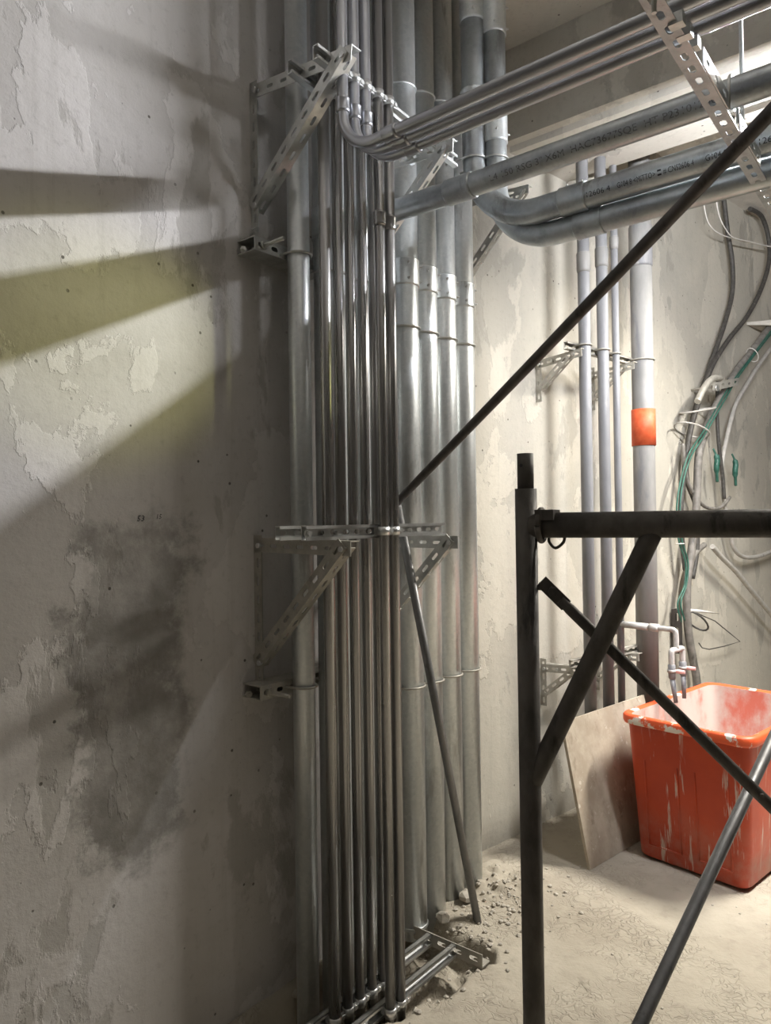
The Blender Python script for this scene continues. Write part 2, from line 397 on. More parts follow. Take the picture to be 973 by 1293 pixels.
# floor: a fine uneven grid where it shows, coarse around it, with a broken trench under the conduits
def sd(x, y):
    p = Vector((x, y, 0)) - CORNER
    return p.dot(AL), p.dot(NL)
def sst(x, a, b):
    t = max(0.0, min(1.0, (x - a) / (b - a))); return t * t * (3 - 2 * t)
def floor_z(x, y):
    s, d = sd(x, y)
    n1 = noise.fractal(Vector((x * 2.3, y * 2.3, 0.3)), 1.0, 2.0, 4)
    n2 = noise.fractal(Vector((x * 11, y * 11, 3.3)), 0.9, 2.0, 5)
    z = n1 * 0.006 + n2 * 0.0035 - 0.004
    w = noise.fractal(Vector((x * 9, y * 9, 7.7)), 0.8, 2.2, 5) * 0.045
    e = min(s + 1.62 + w, -0.57 - s + w, d - 0.02 + w * 0.5, 0.405 + 0.06 * math.sin(s * 6) - d + w)
    tr = sst(e, -0.004, 0.035)
    z -= tr * (0.10 + 0.03 * noise.noise(Vector((x * 20, y * 20, 1))))
    # loose dirt banked against the wall foot by the last thick pipe
    r = math.hypot((s + 0.20) / 0.30, (d - 0.20) / 0.24)
    z += max(0.0, 1 - r) ** 1.0 * (0.035 + 0.06 * abs(n2)) * (1 - tr)
    r = math.hypot((s + 0.50) / 0.15, (d - 0.17) / 0.14)
    z += (1 - sst(r, 0.6, 1.05)) * 0.03 * (1 - tr)
    return z
def grid_lines(lo, a, b, hi, fine, coarse):
    o = []; x = lo
    while x < a - 1e-6: o.append(x); x += coarse
    n = int(round((b - a) / fine))
    o += [a + (b - a) * i / n for i in range(n + 1)]
    x = b + coarse
    while x < hi: o.append(x); x += coarse
    o.append(hi); return o
gx = grid_lines(-7, -0.9, 1.9, 9, 0.0125, 0.6); gy = grid_lines(-7, 1.5, 4.3, 9, 0.0125, 0.6)
mb = MB()
for y in gy:
    for x in gx: mb.v.append(Vector((x, y, floor_z(x, y))))
nx = len(gx)
for j in range(len(gy) - 1):
    for i in range(nx - 1):
        mb.face((j * nx + i, j * nx + i + 1, (j + 1) * nx + i + 1, (j + 1) * nx + i), True)
floor = struct(mb.build('floor', 'dusty_floor', None, Vector((0, 0, 0))), 'dusty beige concrete floor with a broken trench under the conduits', 'floor')

# ------------------------------------------------------------------ lamps
LS, LD0, LD1, LZ = -0.10, 1.13, 2.33, 2.90
root = empty('tube_lamp', L(LS, LD0, LZ))
MB().box(L(LS - 0.036, LD0 - 0.02, LZ + 0.028), AL * 0.072, NL * (LD1 - LD0 + 0.04), UP * 0.022).build('housing', 'white_plastic', root)
MB().box(L(LS - 0.032, LD0 - 0.02, LZ - 0.040), AL * 0.038, NL * (LD1 - LD0 + 0.04), UP * 0.003).build('light_blocker', 'white_plastic', root)  # shade plate added under the tube, keeps its light off the lower near wall
MB().tube([L(LS, LD0 + 0.01, LZ), L(LS, LD1 - 0.01, LZ)], 0.008, 12).build('tube', 'lamp_glow', root)
for d in (LD0 - 0.015, LD1 - 0.005): MB().box(L(LS - 0.012, d, LZ - 0.040), AL * 0.024, NL * 0.022, UP * 0.070).build('end_cap', 'white_plastic', root)
for d in (LD0 + 0.25, LD1 - 0.2): MB().rod(L(LS, d, LZ + 0.05), L(LS, d, H - 0.002), 0.003, 8).build('suspension_rod', 'zinc', root)
tag(root, 'glowing white tube lamp hung between the overhead pipes and the beam', 'lamp')

# ------------------------------------------------------------------ pipe pieces
def u_bolt(parent, pos, r, mat='zinc', A=AL, N=NL, back=0.05):
    rr = r + 0.004
    pts = [pos - A * rr - N * (r + back)] + arc(pos, -A, N, rr, 0, math.pi, 14) + [pos + A * rr - N * (r + back)]
    return MB().tube(pts, 0.0042, 8).build('u_bolt', mat, parent)
def coupling(parent, pos, axis, r, ln, mat, screws=None, name='coupling', lip=True):
    """sleeve starting at pos; screws is a direction the set screws face"""
    ro = r + 0.004
    a, b = pos, pos + axis * ln
    if lip: pts, rs = [a, a + axis * 0.004, a + axis * 0.008, b - axis * 0.008, b - axis * 0.004, b], [r + 0.001, ro + 0.001, ro, ro, ro + 0.001, r + 0.001]
    else: pts, rs = [a, a + axis * 0.003, b - axis * 0.003, b], [r, ro, ro, r]
    o = MB().tube(pts, rs, 28).build(name, mat, parent)
    if screws:
        for t in (0.22, 0.78):
            for sd_ in screws:
                q = pos + axis * (ln * t) + sd_ * (ro - 0.001)
                MB().hexbolt(q, sd_, 0.0055, 0.006, 0.006).build('set_screw', 'bright_zinc', o)
    return o
def strap(parent, pos, r, A=AL, N=NL, ear=1):
    """two-piece clamp around a conduit with an ear and a bolt"""
    m = MB()
    m.tube([pos - UP * 0.013, pos - UP * 0.013, pos + UP * 0.013, pos + UP * 0.013], [r, r + 0.003, r + 0.003, r], 20)
    m.box(pos + A * (r * 0.55 * ear) + N * (r * 0.2) - UP * 0.011, A * (0.024 * ear), N * 0.005, UP * 0.022)
    m.box(pos - A * 0.012 - N * (r + 0.012) - UP * 0.012, A * 0.024, N * 0.014, UP * 0.024)
    o = m.build('pipe_clamp', 'bright_zinc', parent)
    b = MB(); q = pos + A * ((r + 0.010) * ear) + N * (r * 0.2 + 0.004)
    b.hexbolt(q, N, 0.007, 0.005); b.rod(q - A * 0.002 * ear, q + A * 0.016 * ear, 0.0022, 6)
    b.build('bolt', 'bright_zinc', o)
    return o

# ------------------------------------------------------------------ large galvanised risers
RG = 0.056
SG = [-0.668, -0.549, -0.422, -0.290]
names4 = ['first', 'second', 'third', 'fourth']
foot4 = [-0.02, -0.05, -0.05, -0.05]
for i, s in enumerate(SG):
    top = H
    root = empty('steel_riser', L(s, 0.13, 0.0))
    MB().tube([L(s, 0.13, foot4[i]), L(s, 0.13, top)], RG, 36).build('pipe', 'galv', root)
    c = coupling(root, L(s, 0.13, 2.35), UP, RG, 0.10, 'galv', [(NL * 0.75 + AL * 0.66).normalized(), (NL * 0.85 - AL * 0.52).normalized()])
    if i < 3: coupling(root, L(s, 0.13, 3.08 + 0.02 * i), UP, RG, 0.006, 'galv', None, 'joint_ring')
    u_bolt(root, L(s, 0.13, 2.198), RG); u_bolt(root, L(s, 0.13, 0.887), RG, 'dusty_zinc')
    if i == 0: coupling(root, L(s, 0.13, 0.015), UP, RG, 0.012, 'galv', None, 'joint_ring')
    tag(root, ['thick galvanised steel pipe next to the shiny conduits, its foot in the trench',
               'thick galvanised steel pipe, second of the row of four, rising behind the leaning tube',
               'thick galvanised pipe, third of the row of four, with a stone at its foot',
               'thick galvanised steel pipe at the wall corner, last of the row of four'][i], 'pipe', 'thick galvanised risers on the wall')
for i, s in enumerate((-1.062, -0.935)):
    root = empty('steel_riser', L(s, 0.13, 0.0))
    MB().tube([L(s, 0.13, -0.14), L(s, 0.13, H)], RG - 0.004, 32).build('pipe', 'galv', root)
    coupling(root, L(s, 0.13, 2.415), UP, RG - 0.004, 0.10, 'galv')
    u_bolt(root, L(s, 0.13, 2.30), RG - 0.004)
    tag(root, ['galvanised pipe half hidden between the slim wall pipe and the conduits',
               'galvanised pipe hidden close behind the rear row of conduits'][i], 'pipe', 'thick galvanised risers on the wall')
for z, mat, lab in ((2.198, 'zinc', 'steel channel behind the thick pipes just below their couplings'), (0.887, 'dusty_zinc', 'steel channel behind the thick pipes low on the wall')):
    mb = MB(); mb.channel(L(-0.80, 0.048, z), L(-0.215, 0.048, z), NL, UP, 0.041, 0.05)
    o = mb.build('strut_channel', mat); tag(o, lab, 'strut channel', 'strut channels')
    MB().hexbolt(L(-0.735, 0.03, z), NL, 0.009, 0.008, 0.02).build('bolt', 'zinc', o)
    MB().box(L(-0.76, 0.0, z - 0.02), AL * 0.04, NL * 0.026, UP * 0.04).build('wall_plate', mat, o)

# slim wall pipe beside the brackets
root = empty('steel_riser', L(-1.192, 0.122, 0))
RW = 0.035
MB().tube([L(-1.192, 0.122, -0.14), L(-1.192, 0.122, H)], RW, 32).build('pipe', 'galv', root)
u_bolt(root, L(-1.192, 0.122, 2.333), RW, 'zinc'); u_bolt(root, L(-1.192, 0.122, 0.980), RW, 'dusty_zinc')
tag(root, 'slim galvanised pipe standing alone close to the stained wall', 'pipe')
for z, mat, lab in ((2.345, 'zinc', 'short slotted channel with a stud under the upper triangular bracket, holding the slim pipe'),
                    (0.978, 'dusty_zinc', 'short slotted channel with a stud low on the stained wall, holding the slim pipe')):
    root = empty('wall_channel', L(-1.33, 0.0, z))
    mb = MB()
    mb.strip(L(-1.335, 0.078, z - 0.022), AL, UP, 0.32, 0.042, 0.003, pitch=0.05, sl=0.026, sw=0.014)
    for q in (-0.022, 0.018): mb.box(L(-1.335, 0.0, z + q), AL * 0.32, NL * 0.08, UP * 0.003)
    mb.build('channel', mat, root)
    mb = MB(); mb.rod(L(-1.302, 0.03, z - 0.002), L(-1.302, 0.175, z - 0.002), 0.006, 10); mb.build('stud', mat, root)
    mb = MB(); mb.hexbolt(L(-1.302, 0.081, z - 0.002), NL, 0.013, 0.010); mb.build('nut', mat, root)
    mb = MB(); mb.hexbolt(L(-1.330, 0.02, z - 0.010), (NL - AL * .6).normalized(), 0.011, 0.012, 0.008); mb.build('nut', mat, root)
    tag(root, lab, 'wall channel', 'short wall channels')

# ------------------------------------------------------------------ conduits
RC = 0.0160
DR, DF = 0.265, 0.370
ZT, ZM, ZB = 2.79, 1.463, 0.015         # heights of the three strut levels
rear_s = [-1.222, -1.165, -1.110, -1.053, -1.000]
ordn = ['first', 'second', 'third', 'fourth', 'fifth']
for i, s in enumerate(rear_s):
    root = empty('conduit', L(s, DR, 0))
    MB().tube([L(s, DR, -0.13), L(s, DR, H)], RC * (1.12 if i == 0 else 1.0), 20).build('pipe', 'conduit_steel', root)
    for z in (ZB, ZT): strap(root, L(s, DR, z), RC)
    tag(root, ['slightly thicker straight conduit at the end of the rear row, nearest the slim wall pipe',
               'straight shiny conduit, second of the rear row counted from the slim wall pipe',
               'straight shiny conduit in the middle of the rear row of five',
               'straight shiny conduit, fourth of the rear row counted from the slim wall pipe',
               'straight shiny conduit, last of the rear row, partly behind the two front ones'][i], 'conduit', 'straight conduits in the rear row')
front_s = [-1.249, -1.199, -1.148]
ZH = 2.552
for i, s in enumerate(front_s):
    root = empty('bent_conduit', L(s, DF, ZH))
    Rb = 0.115
    c = L(s, DF + Rb, ZH + Rb)
    pts = [L(s, DF, H - 0.002)] + arc(c, -NL, -UP, Rb, 0, math.pi / 2, 14) + [L(s, 2.9, ZH)]
    MB().tube(pts, RC, 20).build('pipe', 'conduit_run', root)
    coupling(root, L(s, DF, ZH + Rb + 0.002), UP, RC, 0.045, 'conduit_run', None)
    cc = coupling(root, L(s, DF + Rb + 0.035, ZH), NL, RC, 0.050, 'conduit_run', None)
    strap(root, L(s, DF, ZT), RC)
    tag(root, ['bent conduit next to the upper bracket, sweeping out of the riser into the overhead run',
               'bent conduit in the middle of the three that sweep into the overhead run',
               'bent conduit beside the two straight front ones, sweeping into the overhead run'][i], 'conduit', 'conduits bent out overhead')
for i, s in enumerate((-1.090, -1.041)):
    root = empty('conduit', L(s, DF, 0))
    MB().tube([L(s, DF, -0.13), L(s, DF, H)], RC, 20).build('pipe', 'conduit_steel', root)
    for z in (ZB, ZM, ZT): strap(root, L(s, DF, z), RC)
    coupling(root, L(s, DF, 2.39), UP, RC, 0.045, 'conduit_steel', None)
    tag(root, ['straight front conduit clamped before the struts, next to the rear row',
               'straight front conduit clamped before the struts, its far side towards the leaning tube'][i], 'conduit', 'straight conduits in front of the struts')

# struts carrying the conduits
def strut(p0, p1, mat, label):
    o = MB().channel(p0, p1, NL, UP, pitch=0.05, sl=0.027, sw=0.013).build('strut_channel', mat)
    tag(o, label, 'strut channel', 'strut channels')
    return o
DSF, DSR = DF - RC - 0.0115, DR - RC - 0.0115
strut(L(-1.33, DSF, ZT + 0.03), L(-0.63, DSF, ZT - 0.025), 'bright_zinc', 'bright front strut of the upper level, behind the clamped bent conduits')
strut(L(-1.33, DSR, ZT + 0.03), L(-0.735, DSR, ZT - 0.02), 'bright_zinc', 'rear strut of the upper level, behind the straight conduits')
o = strut(L(-1.40, DSF, ZM), L(-0.735, DSF, ZM), 'bright_zinc', 'front strut at chest height, its open side crossing before the rear conduits')
MB().tube([L(-1.385, DSF - 0.004, ZM), L(-1.385, DSF + 0.004, ZM)], 0.012, 16).build('washer', 'zinc', o)
MB().hexbolt(L(-1.385, DSF, ZM), NL, 0.008, 0.010).build('bolt', 'bright_zinc', o)
strut(L(-1.40, DSR, ZM), L(-0.95, DSR, ZM), 'zinc', 'rear strut at chest height behind the conduits')
strut(L(-1.50, DSF, ZB), L(-0.71, DSF, ZB), 'bright_zinc', 'front strut lying across the broken floor trench')
strut(L(-1.50, DSR, ZB), L(-0.70, DSR, ZB), 'bright_zinc', 'rear strut lying across the broken floor trench')

# ------------------------------------------------------------------ triangular brackets of slotted angle
def bracket(P, A, N, s, z_arm, d_tip, z_tip, drop, mat, label, plate=True, group='triangular brackets of slotted angle', w=0.04, z_top=None, wb=None):
    root = empty('wall_bracket', P(s, 0.0, z_arm))
    zt = z_arm if z_top is None else z_top
    if plate:
        MB().angle(P(s, 0.001, z_arm - drop - 0.05), P(s, 0.001, zt + 0.012), A, N, wb or w * 0.85).build('mounting_angle', mat, root)
    MB().angle(P(s, 0.004, z_arm), P(s, d_tip, z_tip), -UP, A, w, wb=wb).build('arm', mat, root)
    a, b = P(s - 0.005, 0.020, z_arm - drop), P(s - 0.005, d_tip - 0.012, z_tip - 0.018)
    u = (b - a).normalized(); perp = (N * u.z - UP * u.dot(N))
    MB().angle(a, b, -perp, A, w, wb=wb).build('diagonal_brace', mat, root)
    for q in (P(s - 0.006, d_tip - 0.03, z_tip - 0.02), P(s - 0.006, 0.03, z_arm - 0.02), P(s - 0.006, 0.028, z_arm - drop + 0.015)):
        MB().hexbolt(q + A * 0.006, -A, 0.0085, 0.012).build('bolt', 'bright_zinc', root)
    tag(root, label, 'bracket', group)
    return root
bracket(L, AL, NL, -1.280, 2.872, 0.435, 2.825, 0.40, 'zinc', 'upper triangular slotted bracket on the stained wall beside the slim pipe')
bracket(L, AL, NL, -0.765, 2.80, 0.425, 2.765, 0.40, 'zinc', 'upper triangular slotted bracket in front of the thick pipes, under the overhead conduits', wb=0.024)
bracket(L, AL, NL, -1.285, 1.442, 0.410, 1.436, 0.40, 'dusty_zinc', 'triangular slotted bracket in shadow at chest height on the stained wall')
bracket(L, AL, NL, -0.748, 1.438, 0.408, 1.436, 0.40, 'zinc', 'triangular slotted bracket in front of the thick pipes at chest height', wb=0.022)
bracket(L, AL, NL, -0.075, 2.90, 0.335, 2.875, 0.36, 'zinc', 'triangular slotted bracket at the wall corner behind the two large bends', w=0.032)
# floor-level angles under the low struts
for s, lab in ((-0.705, 'slotted angle lying in the floor trench under the ends of the two struts'),):
    o = MB().angle(L(s, 0.06, ZB - 0.022), L(s, 0.455, ZB - 0.022), AL, UP, 0.045, 0.004, pitch=0.065, sl=0.036, sw=0.014).build('slotted_angle', 'dusty_zinc')
    tag(o, lab, 'slotted angle')

# ------------------------------------------------------------------ overhead runs and their big bends
root = empty('overhead_pipe', L(-0.83, 0.0, 2.555))
RP = 0.0365
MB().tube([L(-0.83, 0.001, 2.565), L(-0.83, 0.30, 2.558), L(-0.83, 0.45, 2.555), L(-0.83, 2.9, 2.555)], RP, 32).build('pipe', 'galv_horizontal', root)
coupling(root, L(-0.83, 0.445, 2.555), NL, RP, 0.10, 'galv_horizontal', None)
p1 = tag(root, 'straight galvanised overhead pipe coming out from behind the conduits', 'pipe', 'overhead pipe runs')
def bend_pipe(s, dv, zc, r, Rb, label, z_c, d_c):
    root = empty('bent_pipe', L(s, dv, zc))
    c = L(s, dv + Rb, zc + Rb)
    pts = [L(s, dv, H - 0.002)] + arc(c, -NL, -UP, Rb, 0, math.pi / 2, 20) + [L(s, 2.9, zc)]
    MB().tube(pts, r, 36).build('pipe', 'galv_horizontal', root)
    for z, ln in z_c:
        coupling(root, L(s, dv, z), UP, r, ln, 'galv', [AL, (NL + AL).normalized(), (NL * 0.6 - AL * 0.8).normalized()])
    coupling(root, L(s, d_c[0], zc), NL, r, d_c[1], 'galv_horizontal', [UP])
    u_bolt(root, L(s, dv, 2.815), r)
    return tag(root, label, 'pipe', 'overhead pipe runs')
p2 = bend_pipe(-0.50, 0.340, 2.562, 0.0435, 0.26, 'large bent steel pipe nearer the conduits, with printed marks on its overhead run', [(3.325, 0.13), (2.965, 0.11)], (0.685, 0.095))
p3 = bend_pipe(-0.452, 0.402, 2.489, 0.0420, 0.24, 'large bent steel pipe nearer the wall corner, running out lowest of the overhead pipes', [(3.275, 0.14), (2.875, 0.17)], (0.715, 0.10))

# printed lettering wrapped on the pipes
def pipe_text(parent, body, s, d0, zc, r, size, ang, mat, width=None):
    """lettering along +N; ang = direction angle of the line of text around the pipe, 0 = -A side, positive = down"""
    cu = bpy.data.curves.new('t', 'FONT'); cu.body = body; cu.size = size; cu.resolution_u = 2
    ob = bpy.data.objects.new('t', cu); COL.objects.link(ob)
    dg = bpy.context.evaluated_depsgraph_get(); me = bpy.data.meshes.new_from_object(ob.evaluated_get(dg))
    xs = [v.co.x for v in me.vertices]; k = (width / max(xs)) if width else 1.0
    m = MB()
    for v in me.vertices:
        a = ang - (v.co.y - size * 0.35) / r
        m.v.append(L(s, d0 + v.co.x * k, zc) + (-AL * math.cos(a) - UP * math.sin(a)) * (r + 0.0006))
    for p in me.polygons: m.face(p.vertices)
    bpy.data.objects.remove(ob)
    return m.build('printed_text', mat, parent)
pipe_text(p1, 'L4 150 RSG 3" X6M  HAC73677SQE  HT P23101200', -0.83, 0.62, 2.555, RP, 0.026, 0.45, 'faded_ink', 0.66)
pipe_text(p2, '12606 4', -0.50, 0.786, 2.562, 0.0435, 0.024, 0.38, 'ink', 0.085)
pipe_text(p2, 'G104 8 <MITTO> \u25a0 # CNS2606 4', -0.50, 0.893, 2.562, 0.0435, 0.024, 0.38, 'ink', 0.235)
pipe_text(p2, 'G104 8', -0.50, 1.16, 2.562, 0.0435, 0.024, 0.38, 'ink', 0.06)
pipe_text(p2, '12606 4', -0.50, 1.30, 2.562, 0.0435, 0.024, 0.38, 'ink', 0.085)

# trapeze of slotted angle carrying the overhead runs, with its hanger rods
root = empty('trapeze_hanger', L(-0.8, 1.29, 2.515))
tu = (L(-0.20, 1.31, 2.440) - L(-1.42, 1.31, 2.530))
MB().strip(L(-1.42, 1.268, 2.530), tu.normalized(), NL, tu.length, 0.042, 0.003, pitch=0.05, sl=0.028, sw=0.014).build('slotted_angle', 'galv_horizontal', root)  # darker metal than the upstand; shade on the underside is put into the colour
for sa, sb in ((-1.085, -0.885), (-0.775, -0.560)):
    za = 2.530 - 0.09 * (sa + 1.42) / 1.22
    MB().strip(L(sa, 1.310, za), tu.normalized(), UP, (sb - sa), 0.042, 0.003, pitch=0.05, sl=0.028, sw=0.012).build('upstand', 'bright_zinc', root)
for s in (-0.72, -1.38): MB().rod(L(s, 1.305, 2.47), L(s, 1.305, H), 0.005, 10).build('hanger_rod', 'zinc', root)
for s in (-0.83,):
    q = L(s, 1.31, 2.555)
    MB().tube([q + AL * 0.041 - UP * 0.06] + arc(q, AL, UP, 0.041, 0, math.pi, 12) + [q - AL * 0.041 - UP * 0.06], 0.004, 8).build('u_bolt', 'zinc', root)
for s in (-1.25, -1.199, -1.148):
    MB().box(L(s - 0.012, 1.292, 2.510), AL * 0.024, NL * 0.03, UP * 0.024).build('saddle', 'zinc', root)
for s in (-0.60, -0.39): MB().hexbolt(L(s, 1.310, 2.474 if s < -0.5 else 2.452), UP, 0.008, 0.01, 0.015).build('bolt', 'bright_zinc', root)
tag(root, 'slotted angle trapeze on threaded rods under the overhead pipes', 'pipe hanger')

# ------------------------------------------------------------------ plastic pipes on the far wall
def plastic(s, r, sock, label, mat='pvc_grey', zmin=-0.02, d=0.25, collar=None):
    root = empty('plastic_pipe', R(s, d, 0))
    MB().tube([R(s, d, zmin), R(s, d, H)], r, 28).build('pipe', mat, root)
    a, b = sock
    MB().tube([R(s, d, a - 0.012), R(s, d, a), R(s, d, b), R(s, d, b + 0.003)], [r, r + 0.004, r + 0.004, r], 28).build('socket', 'pvc_dusty', root)
    u_bolt(root, R(s, d, 2.305), r, 'dusty_zinc', AR, NR, 0.03)
    if collar: MB().tube([R(s, d, collar[0]), R(s, d, collar[0]), R(s, d, collar[1]), R(s, d, collar[1])], [r, r + 0.005, r + 0.005, r], 32).build('orange_collar', 'orange_tape', root)['label'] = 'bright orange collar'
    return tag(root, label, 'pipe', 'plastic pipes on the far wall')
plastic(0.516, 0.028, (2.66, 2.74), 'grey plastic pipe closest to the small bracket plates on the far wall')
plastic(0.674, 0.0275, (2.72, 2.80), 'grey plastic pipe, second of the four on the far wall')
tp = plastic(0.792, 0.0175, (2.835, 2.885), 'thin grey plastic water pipe feeding the taps over the tub')
plastic(1.050, 0.0555, (2.80, 3.00), 'fat grey plastic pipe with a bright orange collar', 'pvc_dusty', collar=(1.86, 2.048))
# their brackets
def small_bracket(s, z, label, wing=0.20, mat='dusty_zinc'):
    root = empty('wall_bracket', R(s, 0, z))
    MB().angle(R(s, 0.001, z - 0.20), R(s, 0.001, z + 0.03), AR, NR, 0.034).build('mounting_angle', mat, root)
    MB().angle(R(s, 0.004, z), R(s, 0.262, z + 0.02), -UP, AR, 0.036, pitch=0.05).build('arm', mat, root)
    a, b = R(s - 0.004, 0.03, z - 0.15), R(s - 0.004, 0.20, z - 0.015)
    u = (b - a).normalized(); perp = NR * u.z - UP * u.dot(NR)
    MB().angle(a, b, -perp, AR, 0.030, pitch=0.045).build('diagonal_brace', mat, root)
    for q in ((0.025, z - 0.018), (0.10, z - 0.012), (0.22, z)): MB().hexbolt(R(s - 0.001, q[0], q[1]), -AR, 0.008, 0.009).build('bolt', 'zinc', root)
    tag(root, label, 'bracket', 'brackets for the plastic pipes')
small_bracket(0.468, 2.262, 'small slotted bracket high on the far wall beside the plastic pipes')
small_bracket(0.940, 2.262, 'small slotted bracket behind the fat pipe high on the far wall')
small_bracket(0.470, 0.775, 'small slotted bracket low on the far wall above the leaning board')
small_bracket(0.940, 0.775, 'small slotted bracket behind the thin pipes low on the far wall')
for z, lab in ((2.300, 'dusty channel high on the far wall, holding the plastic pipes'), (0.81, 'dusty channel low on the far wall behind the plastic pipes')):
    o = MB().channel(R(0.425, 0.207, z), R(1.09, 0.176 if False else 0.207, z), NR, UP, 0.036, 0.024).build('strut_channel', 'dusty_zinc')
    tag(o, lab, 'strut channel', 'strut channels')

# taps over the tub
root = empty('tap_set', R(0.792, 0.25, 0.957))
zt = 0.962
mb = MB(); mb.tube([R(0.792, 0.25, zt), R(0.792, 0.400, zt)], 0.0165, 16); mb.tube([R(0.792, 0.235, zt - 0.05), R(0.792, 0.235, zt + 0.05)], 0.020, 16)
mb.build('tee', 'pvc_tap', root)
mb = MB(); mb.tube(smooth_path([R(0.792, 0.39, zt), R(0.792, 0.50, zt), R(0.792, 0.525, zt - 0.002), R(0.792, 0.535, zt - 0.02), R(0.792, 0.535, zt - 0.085)], 5), 0.0125, 16)
mb.build('branch_pipe', 'pvc_tap', root)
MB().tube([R(0.792, 0.405, zt), R(0.792, 0.405, zt), R(0.792, 0.450, zt), R(0.792, 0.450, zt)], [0.01, 0.019, 0.019, 0.01], 8).build('union_nut', 'pvc_tap', root)
mb = MB(); zz = zt - 0.092
mb.tube(smooth_path([R(0.745, 0.535, zz - 0.07), R(0.745, 0.535, zz - 0.015), R(0.752, 0.535, zz), R(0.79, 0.535, zz), R(0.842, 0.535, zz), R(0.852, 0.535, zz - 0.015), R(0.852, 0.535, zz - 0.07)], 4), 0.0135, 16)
mb.build('yoke', 'pvc_tap', root)
for s, tilt in ((0.745, -0.004), (0.852, 0.0)):
    v = MB().tube([R(s, 0.535, zz - 0.06), R(s, 0.535, zz - 0.065), R(s, 0.537, zz - 0.125), R(s, 0.537, zz - 0.13)], [0.012, 0.0175, 0.0165, 0.011], 12).build('valve', 'pvc_grey', root)
    MB().tube([R(s, 0.535, zz - 0.085), R(s, 0.535, zz - 0.085), R(s, 0.535, zz - 0.098), R(s, 0.535, zz - 0.098)], [0.012, 0.0205, 0.0205, 0.012], 12).build('collar', 'pvc_tap', v)
    MB().tube([R(s, 0.535, zz - 0.092), R(s + 0.01, 0.565, zz - 0.092), R(s + 0.015, 0.59, zz - 0.092)], [0.006, 0.010, 0.008], 10).build('handle', 'pink_plastic', v)['label'] = 'pink tap handle'
    MB().tube([R(s, 0.537, zz - 0.125), R(s + tilt, 0.555 if tilt else 0.54, zz - 0.235)], [0.0125, 0.0095], 12).build('spout', 'pvc_grey', root)
tag(root, 'pair of plastic taps with pink handles over the red tub', 'tap')

# ------------------------------------------------------------------ red tub
def tub():
    root = empty('tub', R(0.85, 0.73, 0.0))
    def ring(s0, s1, d0, d1, z, rad, n=6):
        pts = []
        for (cs, cd, a0) in ((s1 - rad, d1 - rad, 0), (s0 + rad, d1 - rad, 90), (s0 + rad, d0 + rad, 180), (s1 - rad, d0 + rad, 270)):
            for k in range(n + 1):
                a = math.radians(a0 + 90 * k / n); pts.append(R(cs + rad * math.cos(a), cd + rad * math.sin(a), z))
        return pts
    def loft(rings, cap0=False, cap1=False):
        m = MB(); n = len(rings[0])
        for r in rings: m.v += r
        for i in range(len(rings) - 1):
            for k in range(n):
                k2 = (k + 1) % n
                m.face((i * n + k, (i + 1) * n + k, (i + 1) * n + k2, i * n + k2), True)
        if cap0: m.face(range(n))
        if cap1: m.face([(len(rings) - 1) * n + k for k in range(n)][::-1])
        return m
    B = (0.485, 1.20, 0.495, 0.965); T = (0.435, 1.275, 0.470, 1.000); Z = 0.632
    def lerp(t, off=0.0): return [B[i] + (T[i] - B[i]) * t + (off if i % 2 else -off) for i in range(4)]
    rs = [ring(*lerp(0, -0.015), 0.004, 0.035)] + [ring(*lerp(t, 0.0), 0.004 + Z * t * 0.97 + 0.012, 0.045) for t in (0, 0.2, 0.4, 0.6, 0.8, 0.93, 0.97)]
    loft(rs, True).build('body', 'red_plastic', root)
    rim = [ring(*lerp(.95, 0.0), Z - 0.038, .05), ring(*lerp(1, 0.016), Z - 0.040, .06), ring(*lerp(1, 0.020), Z - 0.030, .062), ring(*lerp(1, 0.020), Z - 0.008, .062), ring(*lerp(1, 0.014), Z, .06), ring(*lerp(1, 0.0), Z + 0.001, .05), ring(*lerp(1, -0.012), Z - 0.006, .045)]
    loft(rim).build('rim', 'red_rim', root)
    ins = [ring(*lerp(1, -0.012), Z - 0.006, .045), ring(*lerp(.95, -0.012), Z - 0.05, .045), ring(*lerp(.5, -0.012), Z * .5, .04), ring(*lerp(.05, -0.012), Z * .06, .04)]
    loft(ins, False, True).build('inside', 'red_plastic_limed', root)
    # raised panel ribs on the end towards the room and on the long side
    for a0, a1 in ((0.555, 0.70), (0.775, 0.91)):
        for d_ in (a0, a1):
            MB().tube([R(0.4845 - 0.004, d_, 0.07), R(0.4545 - 0.002, d_, 0.44)], 0.005, 6).build('rib', 'red_plastic', root)
        MB().tube([R(0.4805, a0, 0.07), R(0.4805, a1, 0.07)], 0.005, 6).build('rib', 'red_plastic', root)
    tag(root, 'open red plastic tub streaked with dried white drips', 'tub')
tub()

# leaning board
u = (R(0, 0.287, 0.60) - R(0, 0.415, 0.0))
mb = MB(); mb.box(R(0.215, 0.415, -0.004), AR * 0.70, u, (NR * u.z - UP * u.dot(NR)).normalized() * 0.014)
tag(mb.build('board', 'old_plywood'), 'weathered plywood board leaning on the plastic pipes behind the tub', 'board')

